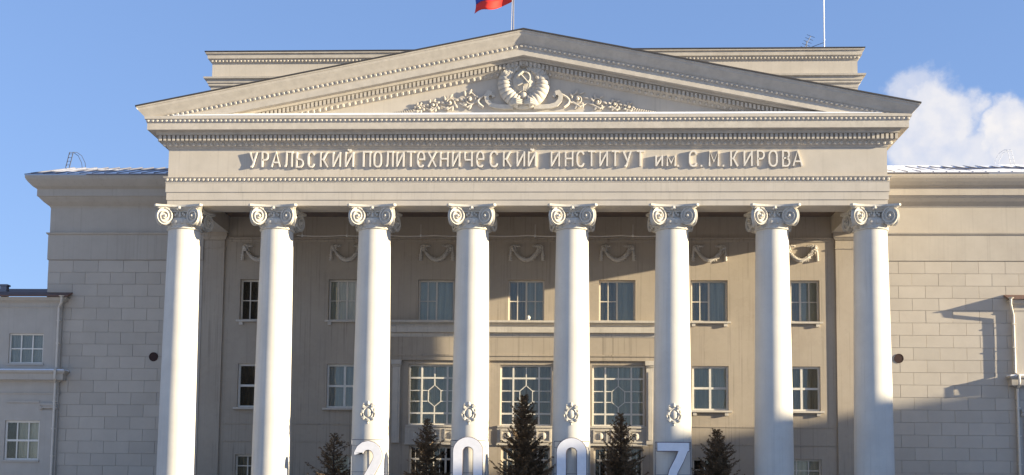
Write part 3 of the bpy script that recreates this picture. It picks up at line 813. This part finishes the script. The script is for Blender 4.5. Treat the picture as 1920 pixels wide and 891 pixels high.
# three-bay frontispiece: belt course, pilaster strips with caps
m = MB()
m.sweep([(-6.42, D), (-6.42, D-.12), (6.40, D-.12), (6.40, D)], [(-.1, 9.13), (.02, 9.13), (.05, 9.2), (.06, 9.30), (.22, 9.33), (.24, 9.58), (.10, 9.62), (.12, 9.70), (.26, 9.76), (.34, 9.79), (.34, 9.89), (-.1, 9.91)])
m.build('belt_course', 'innertrim', B)
m = MB(); wall_holes(m, -6.3, 6.3, 8.02, 9.128, D-.12, .118, []); m.box(-6.34, 6.34, D-.16, D-.121, 8.22, 8.30)
m.build('belt_frieze_panel', 'inner', B)
for x, w in ((-6.12, .18), (-2.15, .24), (2.2, .24), (5.86, .18)):
    m = MB(); m.box(x-w, x+w, D-.14, D-.001, 4.10, 7.72); m.box(x-w*.5, x+w*.5, D-.17, D-.141, 4.3, 7.5)
    m.box(x-w-.03, x+w+.03, D-.20, D-.001, 7.722, 7.80); m.box(x-w-.06, x+w+.06, D-.28, D-.001, 7.802, 8.018)
    m.build('jamb_pilaster', 'innertrim', B)

# ---- wings
UWL = [(-23.2, 9), (-23.2, D), (-HX-.003, D)]; UWR = [(HX+.003, D), (24.1, D), (24.1, 9)]
BW, BH, ZT = 1.235, .583, 12.80
bcache = {}
for s_, path, xe in ((-1, UWL, -23.2), (1, UWR, 24.1)):
    a, b = sorted((s_*(HX+.003), xe))
    m = MB(); m.box(a, b, D+.012, 9.0, 0, 16.6); o = m.build('wing_wall', 'joint', B)
    m = MB()
    m.sweep(path, [(-.2, 12.83), (-.0, 12.83), (.05, 12.835), (.05, 14.06), (.11, 14.08), (.14, 14.15), (-.0, 14.17), (-.0, 15.38), (.02, 15.40), (.04, 15.46), (.10, 15.5), (.25, 15.62), (.42, 15.80), (.44, 15.86),
                   (.50, 15.862), (.50, 16.20), (.56, 16.24), (.66, 16.30), (.80, 16.45), (.90, 16.58), (.94, 16.68), (.94, 16.78), (-.2, 16.78)])
    m.build('wing_entablature', 'wing', B)
    m = MB(); m.box(a, b, D-.02, D+.011, 0, ZT-18*BH-.02); m.build('wing_plinth', 'wing', B)
    for r in range(18):
        zt = ZT-r*BH; zb = zt-BH+.011
        if s_ > 0: x = 17.47-2*BW-(0 if r % 2 == 0 else .62)
        else: x = -23.2-(0 if r % 2 == 0 else .62)
        while x < b:
            x0, x1 = max(x+.0055, a), min(x+BW-.0055, b)
            if x1-x0 > .08:
                w = round(x1-x0, 3)
                if w not in bcache:
                    q = MB(); h = BH-.011; c = .006
                    q.box(0, w, 0, .05, 0, h); q.v[0:8] = [(0, -.0+c, 0), (0, -.0+c, h), (0, .05, 0), (0, .05, h), (w, c, 0), (w, c, h), (w, .05, 0), (w, .05, h)]
                    q.add([(c, 0, c), (w-c, 0, c), (w-c, 0, h-c), (c, 0, h-c), (0, c, 0), (w, c, 0), (w, c, h), (0, c, h)], [(0, 1, 2, 3), (4, 5, 1, 0), (5, 6, 2, 1), (6, 7, 3, 2), (7, 4, 0, 3)])
                    q.f.remove((0, 4, 5, 1)); q.mi.pop()
                    o = q.build('block', 'block', B, fix=False); bcache[w] = o.data
                else: o = link('block', bcache[w], B)
                o.location = (x0, D-.02+random.uniform(-.003, .003), zb)
            x += BW
    # roof above the wing
    ex_ = -24.15 if s_ < 0 else 25.05
    p, q = sorted((s_*(HX+.01), ex_)); m = MB()
    y0, y1 = D-.98, 9.0; z0, z1 = 16.785, 18.44
    V = [(x, y, z+dz) for x in (p, q) for y, z in ((y0, z0), (y1, z1)) for dz in (0, .05)]
    m.add(V, [(0, 1, 3, 2), (4, 6, 7, 5), (0, 4, 5, 1), (2, 3, 7, 6), (0, 2, 6, 4), (1, 5, 7, 3)])
    xx = p+.3
    while xx < q:
        V = [(xx+e, y, z+dz+.05) for e in (0, .03) for y, z in ((y0, z0), (y1, z1)) for dz in (0, .05)]
        m.add(V, [(0, 1, 3, 2), (4, 6, 7, 5), (0, 4, 5, 1), (2, 3, 7, 6), (0, 2, 6, 4), (1, 5, 7, 3)]); xx += .6
    m.build('wing_roof', 'tin', B)
    m = MB(); m.box(p, q, 9.003, 20, 0, 18.4) if s_ < 0 else m.box(p, q, 9.003, 20, 0, 18.4)
    m.v = [((max(min(x, 23.2), -23.2)), y, z) for x, y, z in m.v]; 
    m.v = [((s_*17.37 if abs(x) < 17 else x), y, z) for x, y, z in m.v]
    m.build('rear_wing_wall', 'wing', B)
    # snow sheet: patchy on the left roof, thick on the right
    m = MB(); nx = 46; ny = 12; V = []; F = []
    for j in range(ny+1):
        for i in range(nx+1):
            x = p+.02+(q-p-.04)*i/nx; t = j/ny; y = y0+.01+(y1-y0)*t
            n_ = math.sin(x*1.7+t*5)*.5+math.sin(x*.9-t*3+1)*.5+random.uniform(-.25, .25)
            hgt = (.06+.04*n_) if s_ > 0 else ((.012+.01*n_) if t < .5 or x < -23.2+.8*t else (-.05+.075*max(0, math.sin(x*1.1+t*9))))
            if s_ > 0 and x > 18.8 and .25 < t < .85: hgt -= .07+.09*n_
            V.append((x, y, z0+(z1-z0)*t+.045+hgt))
    for j in range(ny):
        for i in range(nx): F.append((j*(nx+1)+i, j*(nx+1)+i+1, (j+1)*(nx+1)+i+1, (j+1)*(nx+1)+i))
    k0 = len(V); V += [(p+.02+(q-p-.04)*i/nx, y0+.01, z0+.02) for i in range(nx+1)]
    F += [(k0+i, k0+i+1, i+1, i) for i in range(nx)]
    m.add(V, F); o = m.build('roof_snow', 'snow', B, smooth=True)
    # round vent
    vx, vz = (-17.85, 8.12) if s_ < 0 else (17.42, 8.22)
    m = MB(); m.lathe([(.22, -.02), (.22, .025), (.19, .025), (.18, 0.0), (.18, -.02)], 24); m.v = [(x+vx, D-.02-z, vz+y) for x, y, z in m.v]
    rv = m.build('round_vent', 'darkhole', B, smooth=True)
    m = MB(); m.lathe([(.185, 0), (.185, .012)], 20); m.v = [(x+vx, D-.025-z, vz+y) for x, y, z in m.v]; m.build('vent_hole_disc', 'darkhole', rv)  # near-black disc standing in for the dark vent opening

# ------------------------------------------------------------------ lower side pavilions
def pavilion(s_, xc, label, roofmat):
    T = thing('side_pavilion', label, 'building', (s_*27, D, 0), 'lower side pavilions')
    inv = Vector((-s_*27, -D, 0))
    def bld(mb, name, mat, parent=T, smooth=False):
        mb.v = [(x+inv.x, y+inv.y, z) for x, y, z in mb.v] if parent is T else mb.v
        return mb.build(name, mat, parent, smooth)
    Y = D-.19; far = s_*45; a, b = sorted((xc, far))
    W1 = [(24.03, .845, 7.75, 9.2), (24.03, .845, 3.12, 5.0)]
    holes = []
    for k in range(5):
        for c, h, z0, z1 in W1:
            cx = s_*(c+k*3.6)+(0 if s_ < 0 else .45); holes.append((cx-h, cx+h, z0, z1))
    m = MB(); wall_holes(m, a, b, 0, 10.9, Y, .5, holes); bld(m, 'wall', 'pier')
    m = MB(); m.box(a, b, Y+.8, 12, 0, 10.9); bld(m, 'rear_wall', 'room_dark')  # box behind the windows, coloured near-black for the unlit rooms
    pth = [(xc, 12), (xc, Y), (far, Y)]
    if s_ < 0: pth = [(far, Y), (xc, Y), (xc, D-.03)]
    else: pth = [(xc, D-.03), (xc, Y), (far, Y)]
    m = MB(); m.sweep(pth, [(-.1, 10.45), (.03, 10.45), (.04, 10.50), (.02, 10.52), (.02, 10.66), (.08, 10.72), (.20, 10.78), (.26, 10.86), (.30, 10.93), (-.1, 10.93)]); bld(m, 'eaves_cornice', 'pier')
    m = MB(); m.sweep(pth, [(-.1, 6.86), (.04, 6.86), (.10, 6.92), (.30, 6.95), (.32, 7.22), (.42, 7.30), (.44, 7.38), (-.1, 7.44)]); bld(m, 'belt_cornice', 'pier')
    m = MB(); m.sweep(pth, [(-.1, 7.39+.06), (.40, 7.39), (.38, 7.43), (-.02, 7.50)]); bld(m, 'belt_snow', 'snow')
    m = MB(); m.sweep(pth, [(-.1, 6.28), (.03, 6.28), (.05, 6.34), (-.1, 6.34)]); bld(m, 'string_moulding', 'pier')
    m = MB()
    y0 = Y-.42
    p, q = sorted((xc-s_*.42, far))
    V = [(x, y, z+dz) for x in (p, q) for y, z in ((y0, 10.935), (D-.03, 11.16)) for dz in (0, .07)]
    m.add(V, [(0, 1, 3, 2), (4, 6, 7, 5), (0, 4, 5, 1), (2, 3, 7, 6), (0, 2, 6, 4), (1, 5, 7, 3)])
    p2, q2 = sorted((-23.35 if s_ < 0 else 24.15, far))
    V = [(x, y, z+dz) for x in (p2, q2) for y, z in ((D-.028, 11.16), (10, 12.2)) for dz in (0, .07)]
    m.add(V, [(0, 1, 3, 2), (4, 6, 7, 5), (0, 4, 5, 1), (2, 3, 7, 6), (0, 2, 6, 4), (1, 5, 7, 3)])
    bld(m, 'roof', roofmat)
    # pilasters with little capitals between the ground-floor windows
    for k in range(5):
        cx = s_*(22.78+k*3.6)+(0 if s_ < 0 else .5)
        m = MB(); m.box(cx-.30, cx+.30, Y-.07, Y-.001, 0, 5.5)
        m2 = MB(); m2.box(cx-.40, cx+.40, Y-.14, Y-.001, 5.72, 5.84); m2.box(cx-.33, cx+.33, Y-.11, Y-.001, 5.60, 5.718)
        for e in (-1, 1): m2.ball((cx+e*.33, Y-.06, 5.62), .10, .10, .11, 10, 6)
        pl_ = bld(m, 'pilaster', 'pier'); bld(m2, 'pilaster_capital', 'pier')
        cx2 = s_*(24.03+k*3.6)+(0 if s_ < 0 else .45)
        m = MB(); m.box(cx2-.80, cx2+.80, Y-.05, Y-.001, 5.86, 5.96); bld(m, 'window_hood', 'pier')
    for k in range(5 if s_ < 0 else 2):
        for c, h, z0, z1 in W1:
            cx = s_*(c+k*3.6)+(0 if s_ < 0 else .45)-s_*27
            e = .07 if z0 > 7 else .09
            zm = (z0+z1)/2
            window(T, cx-h, cx+h, z0, z1, Y-D, [cx-.28, cx+.28], [zm], fmat='wframew', cmat='cur_blue' if z0 > 7 else [(0, .36, 'room_dark'), (.36, 1, 'cur_pale')], edge=e, bar=.06, thick_r=(zm,) if z0 < 7 else (), thick_c=(), depth=.10, sill=(.05, .06, False))
    # downpipe
    px = xc-s_*(-.13) if s_ < 0 else xc+.0
    m = MB()
    if s_ < 0: pts = [(xc+.14, y0+.0, 10.92), (xc+.12, y0+.05, 10.7), (xc-.10, Y-.12, 10.45), (xc-.10, Y-.12, 7.55), (xc+.0, Y-.50, 7.38), (xc+.0, Y-.50, 7.0), (xc-.12, Y-.12, 6.8), (xc-.14, Y-.12, 0.3)]
    else: pts = [(xc-.30, y0+.0, 10.95), (xc-.30, y0+.02, 10.72), (xc-.08, Y-.06, 10.25), (xc-.06, Y-.06, 7.55), (xc-.03, Y-.47, 7.38), (xc-.03, Y-.47, 7.0), (xc+.02, Y-.06, 6.8), (xc+.04, Y-.06, .3)]
    m.tube(pts, .06, 8)
    m.tube([pts[0], (pts[0][0], pts[0][1], pts[0][2]+.06)], [.08, .15], 8)
    for z in (9.8, 8.7, 5.9, 4.6, 3.3): m.box(pts[3][0]-.085 if z > 7 else pts[-1][0]-.085, pts[3][0]+.085 if z > 7 else pts[-1][0]+.085, Y-.135, Y-.002, z, z+.05)
    bld(m, 'downpipe', 'pipe', smooth=True)
    if s_ < 0:
        m = MB(); cx = -25.85
        m.box(cx-.16, cx+.16, 5.9, 6.2, 11.2, 11.72); m.box(cx-.21, cx+.21, 5.85, 6.25, 11.722, 11.80)
        bld(m, 'chimney', 'tin')
    return T
pavilion(-1, -22.35, 'low grey side pavilion with white windows left of the left wing', 'rust')
pavilion(1, 22.72, 'low side pavilion at the right edge with cream downpipe and rusty roof edge', 'rust')

# ------------------------------------------------------------------ things on the roofs
T = thing('flagpole', 'thin flagpole with tricolour flag on the pediment ridge', 'flagpole', (-.66, 3, 21.5))
m = MB(); m.tube([(0, 0, 0), (0, 0, 4.55)], [.045, .03], 8); m.ball((0, 0, 4.6), .07, .07, .07, 8, 5); m.build('pole', 'tin', T, smooth=True)
m = MB(); m.tube([(-.05, -.02, .6), (-.09, -.03, 2.0), (-.04, -.02, 4.4)], .012, 5); m.build('halyard', 'wire', T)
for nm, z0, z1, mt in (('red_stripe', 0, 1/3, 'flag_red'), ('blue_stripe', 1/3, 2/3, 'flag_blue'), ('white_stripe', 2/3, 1, 'flag_white')):
    m = MB(); n = 22; V = []
    for j in range(5):
        t = z0+(z1-z0)*j/4
        for i in range(n+1):
            q = i/n; x = -.06-1.78*q
            y = .16*math.sin(q*7+t*1.2)*q**.5
            z = 3.30+t*1.35-.50*q-.10*math.sin(q*PI)+.07*math.sin(q*9.5)*q-.10*max(0, q-.8)
            V.append((x+.06*math.sin(t*5)*q, y, z))
    m.add(V, [(j*(n+1)+i, j*(n+1)+i+1, (j+1)*(n+1)+i+1, (j+1)*(n+1)+i) for j in range(4) for i in range(n)])
    o = m.build(nm, mt, T, smooth=True, fix=False)
    md = o.modifiers.new('thickness', 'SOLIDIFY'); md.thickness = .006
T = thing('radio_mast', 'tall thin white mast on the right of the attic roof', 'mast', (15.36, 10.5, 24.67))
m = MB(); m.tube([(0, 0, 0), (0, 0, 1.0)], .035, 6); m.tube([(0, 0, 1.0), (.02, 0, 6.5)], [.038, .025], 6)
for z in (1.0, 2.2, 3.4): m.tube([(0, 0, z), (0, 0, z+.08)], .05, 6)
m.build('pole', 'mast', T, smooth=True)
m = MB(); m.tube([(0, 0, .9), (-.4, 0, .75), (-1.0, .1, .55)], .015, 4); m.build('guy_wire', 'iron', T)
T = thing('television_aerial', 'small dark television aerial on the attic roof beside the white mast', 'aerial', (14.45, 10.5, 24.67))
m = MB(); m.tube([(0, 0, 0), (0, 0, 1.0)], .022, 6); m.tube([(-.12, 0, .62), (.22, 0, 1.25)], .018, 5)
for k in range(5): q = k/4; m.tube([(-.12+.34*q-.2, 0, .62+.63*q+.08), (-.12+.34*q+.2, 0, .62+.63*q-.08)], .012, 4)
m.build('antenna', 'iron', T)
def ladder(x, lab, mat, s_):
    T = thing('roof_ladder', lab, 'ladder', (x, 8.8, 18.4), 'roof ladders with curved rails')
    for e in (0, .22):
        m = MB(); m.tube([(e, -.6, -.1), (e+.08, -.3, .95)], .03, 5)
        m.build('stringer', mat, T)
        m = MB(); m.tube([(e+.08, -.3, .95), (e+.22, -.1, 1.0), (e+.45, .1, .85), (e+.62, .25, .45), (e+.68, .3, 0)], .018, 5) ; m.build('handrail', mat, T)
    for k in range(4):
        m = MB(); z = .08+.25*k; m.tube([(.02*k, -.6+.075*k*1, z), (.22+.02*k, -.6+.075*k, z)], .014, 4); m.build('rung', mat, T)
    T.scale = (-.85 if s_ > 0 else .85, .85, .85)
    return T
ladder(-24.0, 'dark curved ladder rails on the tin roof of the left wing', 'iron', -1)
ladder(24.25, 'pale curved ladder rails on the snowy roof of the right wing', 'mast', 1)

# festoon cable strung inside the porch
T = thing('festoon_cable', 'thin cable with small lamps strung across the porch behind the capitals', 'cable', (0, 3, 13.6))
m = MB(); pts = []
for k in range(-5, 3):
    a, b = k*2.15+.1, (k+1)*2.15+.1
    for i in range(6): q = i/6; pts.append((a+(b-a)*q, 0, .03-.035*math.sin(PI*q)))
pts.append((6.6, 0, .05)); m.tube(pts, .03, 5); m.build('cable', 'wire', T, smooth=True)
lb = None
for x in (-10.4, -8.3, -4.85, .45, 4.95, 2.9):
    if lb is None:
        m = MB(); m.ball((0, 0, .02), .055, .055, .07, 8, 5); m.tube([(0, 0, .05), (0, 0, .55)], .008, 4); lb = m.build('lamp', 'bulb', T, smooth=True, loc=(x, 0, 0))
    else: link('lamp', lb.data, T, (x, 0, 0))
# little white lamp on the belt course and lamps under the lit wall
tag(MB_o := (lambda m: (m.ball((.12, 4.5, 10.02), .10, .10, .11, 10, 6), m.box(.06, .18, 4.44, 4.56, 9.90, 9.95), m.build('floodlight', 'bulb', None, smooth=True))[2])(MB()), 'small round white lamp standing on the belt course below the central window', 'lamp')

# ------------------------------------------------------------------ year digits on the columns
def digit(ch, x, label):
    T = thing('display_digit', label, 'digit sign', (x, -1.08, 1.2), 'year digits on the columns')
    h0, h1 = .25, 2.73
    m = MB(); w = .385
    def shape(mb, w, y0, y1, g_):
        if ch == '0':
            pts = [(.43*cos(a), (1.49+ (.80 if sin(a) > 0 else -.80)*1+.43*sin(a)*.95)) for a in [2*PI*i/32 for i in range(32)]]
            mb.ribbon(pts, w, y0, y1, closed=True)
        elif ch == '2':
            pts = [(-.42, 2.16)]+[(-.02+.42*cos(math.radians(a)), 2.06+.46*sin(math.radians(a))) for a in (165, 140, 115, 90, 65, 40, 15, -10, -30)]+[(.20, 1.55), (-.08, 1.05), (-.30, .72), (-.40, .45)]
            mb.ribbon(pts, w*.92, y0, y1); mb.box(-.60-g_, .60+g_, y0+.002, y1-.002, .27-g_, .62+g_)
        else:
            mb.box(-.66-g_, .66+g_, y0+.002, y1-.002, 2.39-g_, 2.73+g_)
            mb.ribbon([(.46, 2.5), (.28, 2.05), (.02, 1.55), (-.14, 1.0), (-.20, .27)], w*.92, y0, y1)
    shape(m, w, -.03, .03, 0); m.build('face_board', 'digit', T)
    m = MB(); shape(m, w+.06, .035, .06, .03); m.build('dark_rim', 'digitrim', T)
    m = MB(); 
    for p, q in (((-.56, 0, 2.76), (.74, 0, 2.76)), ((.74, 0, 2.76), (.74, 0, -.05)), ((-.74, 0, 2.76), (-.74, 0, -.05)), ((-.74, 0, 2.76), (-.5, 0, 2.76))):
        m.tube([Vector(p)+Vector((0, .09, 0)), Vector(q)+Vector((0, .09, 0))], .012, 4)
    for z in (.3, 1.4, 2.5): m.tube([(-.74, .09, z), (.74, .09, z)], .008, 4)
    m.build('wire_frame', 'iron', T)
for ch, x, lb_ in (('2', -6.42, 'white numeral 2 on the third column from the left'), ('0', -2.2, 'white numeral 0 on the fourth column, right of the numeral 2'),
                   ('0', 2.17, 'white numeral 0 on the fifth column, left of the numeral 7'), ('7', 6.42, 'white numeral 7 on the sixth column from the left')):
    digit(ch, x, lb_)

# ------------------------------------------------------------------ fir trees
def fir(x, y, top, r, seed, label, dens=1.0, lean=0.0):
    rnd = random.Random(seed)
    T = thing('fir_tree', label, 'tree', (x, y, 0), 'fir trees before the portico')
    m = MB(); m.tube([(0, 0, 0), (lean*.3, 0, top*.5), (lean, 0, top)], [.10, .06, .012], 7); m.build('trunk', 'bark', T, smooth=True)
    m = MB(); z = .35; zb = .35
    def needle(p, d, l):
        side = d.cross(Vector((rnd.uniform(-1, 1), rnd.uniform(-1, 1), rnd.uniform(-1, 1))))
        if side.length < 1e-3: return
        side.normalize(); side *= .021
        m.add([p-side, p+side, p+d*l], [(0, 1, 2)])
    while z < top-.04:
        t = (z-zb)/(top-zb); L_ = r*(1-t)**.78*(1+.12*math.sin(t*23+seed))+.07
        nb = max(4, int((11-4*t)*dens))
        a0 = rnd.uniform(0, 6.28)
        for k in range(nb):
            a = a0+2*PI*k/nb+rnd.uniform(-.35, .35); ln = L_*rnd.choice((.45, .7, .9, 1.0, 1.25))*rnd.uniform(.85, 1.15)
            droop = .05+.75*t+rnd.uniform(-.35, .35)
            base = Vector((lean*t, 0, z+rnd.uniform(-.06, .06))); d = Vector((cos(a), sin(a), droop)).normalized()
            n = max(3, int(ln/.075)); pp = []
            for i in range(n+1):
                q = i/n; p = base+d*ln*q+Vector((0, 0, .16*q*q*ln)); pp.append(p)
            m.tube([pp[0], pp[n//2], pp[-1]], [.014, .009, .003], 3, cap=False)
            for i in range(1, n+1):
                q = i/n; tw = (1-q)*.38*ln+.06
                for s_ in (-1, 1):
                    if rnd.random() > .92*dens: continue
                    td = (d*.7+Vector((-sin(a), cos(a), 0))*s_*rnd.uniform(.5, 1)+Vector((0, 0, rnd.uniform(-.35, .2)))).normalized()
                    tl = tw*rnd.uniform(.6, 1.2); nn = max(2, int(tl/.045))
                    for w in range(nn):
                        p = pp[i]+td*tl*(w/nn)
                        for _ in range(3):
                            nd = (td+Vector((rnd.uniform(-1, 1), rnd.uniform(-1, 1), rnd.uniform(-1, 1)))*.9).normalized()
                            needle(p, nd, rnd.uniform(.06, .105))
        z += .115+.04*rnd.random()
    for i in range(14): needle(Vector((lean, 0, top-.25+i*.015)), Vector((rnd.uniform(-.6, .6), rnd.uniform(-.6, .6), 1)).normalized(), .1)
    m.build('crown', 'needle', T, fix=False)
fir(-8.15, .25, 4.3, 1.5, 21, 'sparse leftmost fir between the second and third columns', .55)
fir(-4.1, .25, 4.9, 1.3, 12, 'narrow fir right of the numeral 2', .8)
fir(.12, .25, 6.0, 1.5, 13, 'tallest fir, in the middle bay between the two zeros', .95)
fir(4.28, .25, 5.15, 1.5, 14, 'broad fir left of the numeral 7', .8)
fir(8.42, .25, 4.5, 1.5, 15, 'rightmost fir right of the numeral 7', .9)

# ------------------------------------------------------------------ building to the right of the square that shades the foot of the facade
T = thing('neighbouring_building', 'long plastered building closing the square on the right, outside the frame', 'building', (88, -16, 0))
T.rotation_euler = (0, 0, math.radians(-16))
m = MB(); wh_ = []
for k in range(12):
    for z in (2, 6, 10, 14): wh_.append((-24+k*4.2, -22.4+k*4.2, z, z+2.2))
wall_holes(m, -26, 26, 0, 19.2, 0, .5, wh_)
m.v = [(y, -x, z) for x, y, z in m.v]; m.build('wall', 'wing', T)
m = MB(); m.box(.6, 14, -26, 26, 0, 19.2); m.build('rear_wall', 'wing', T)
m = MB(); m.box(-.35, 14.3, -26.3, 26.3, 19.21, 19.5); m.build('roof', 'tin', T)
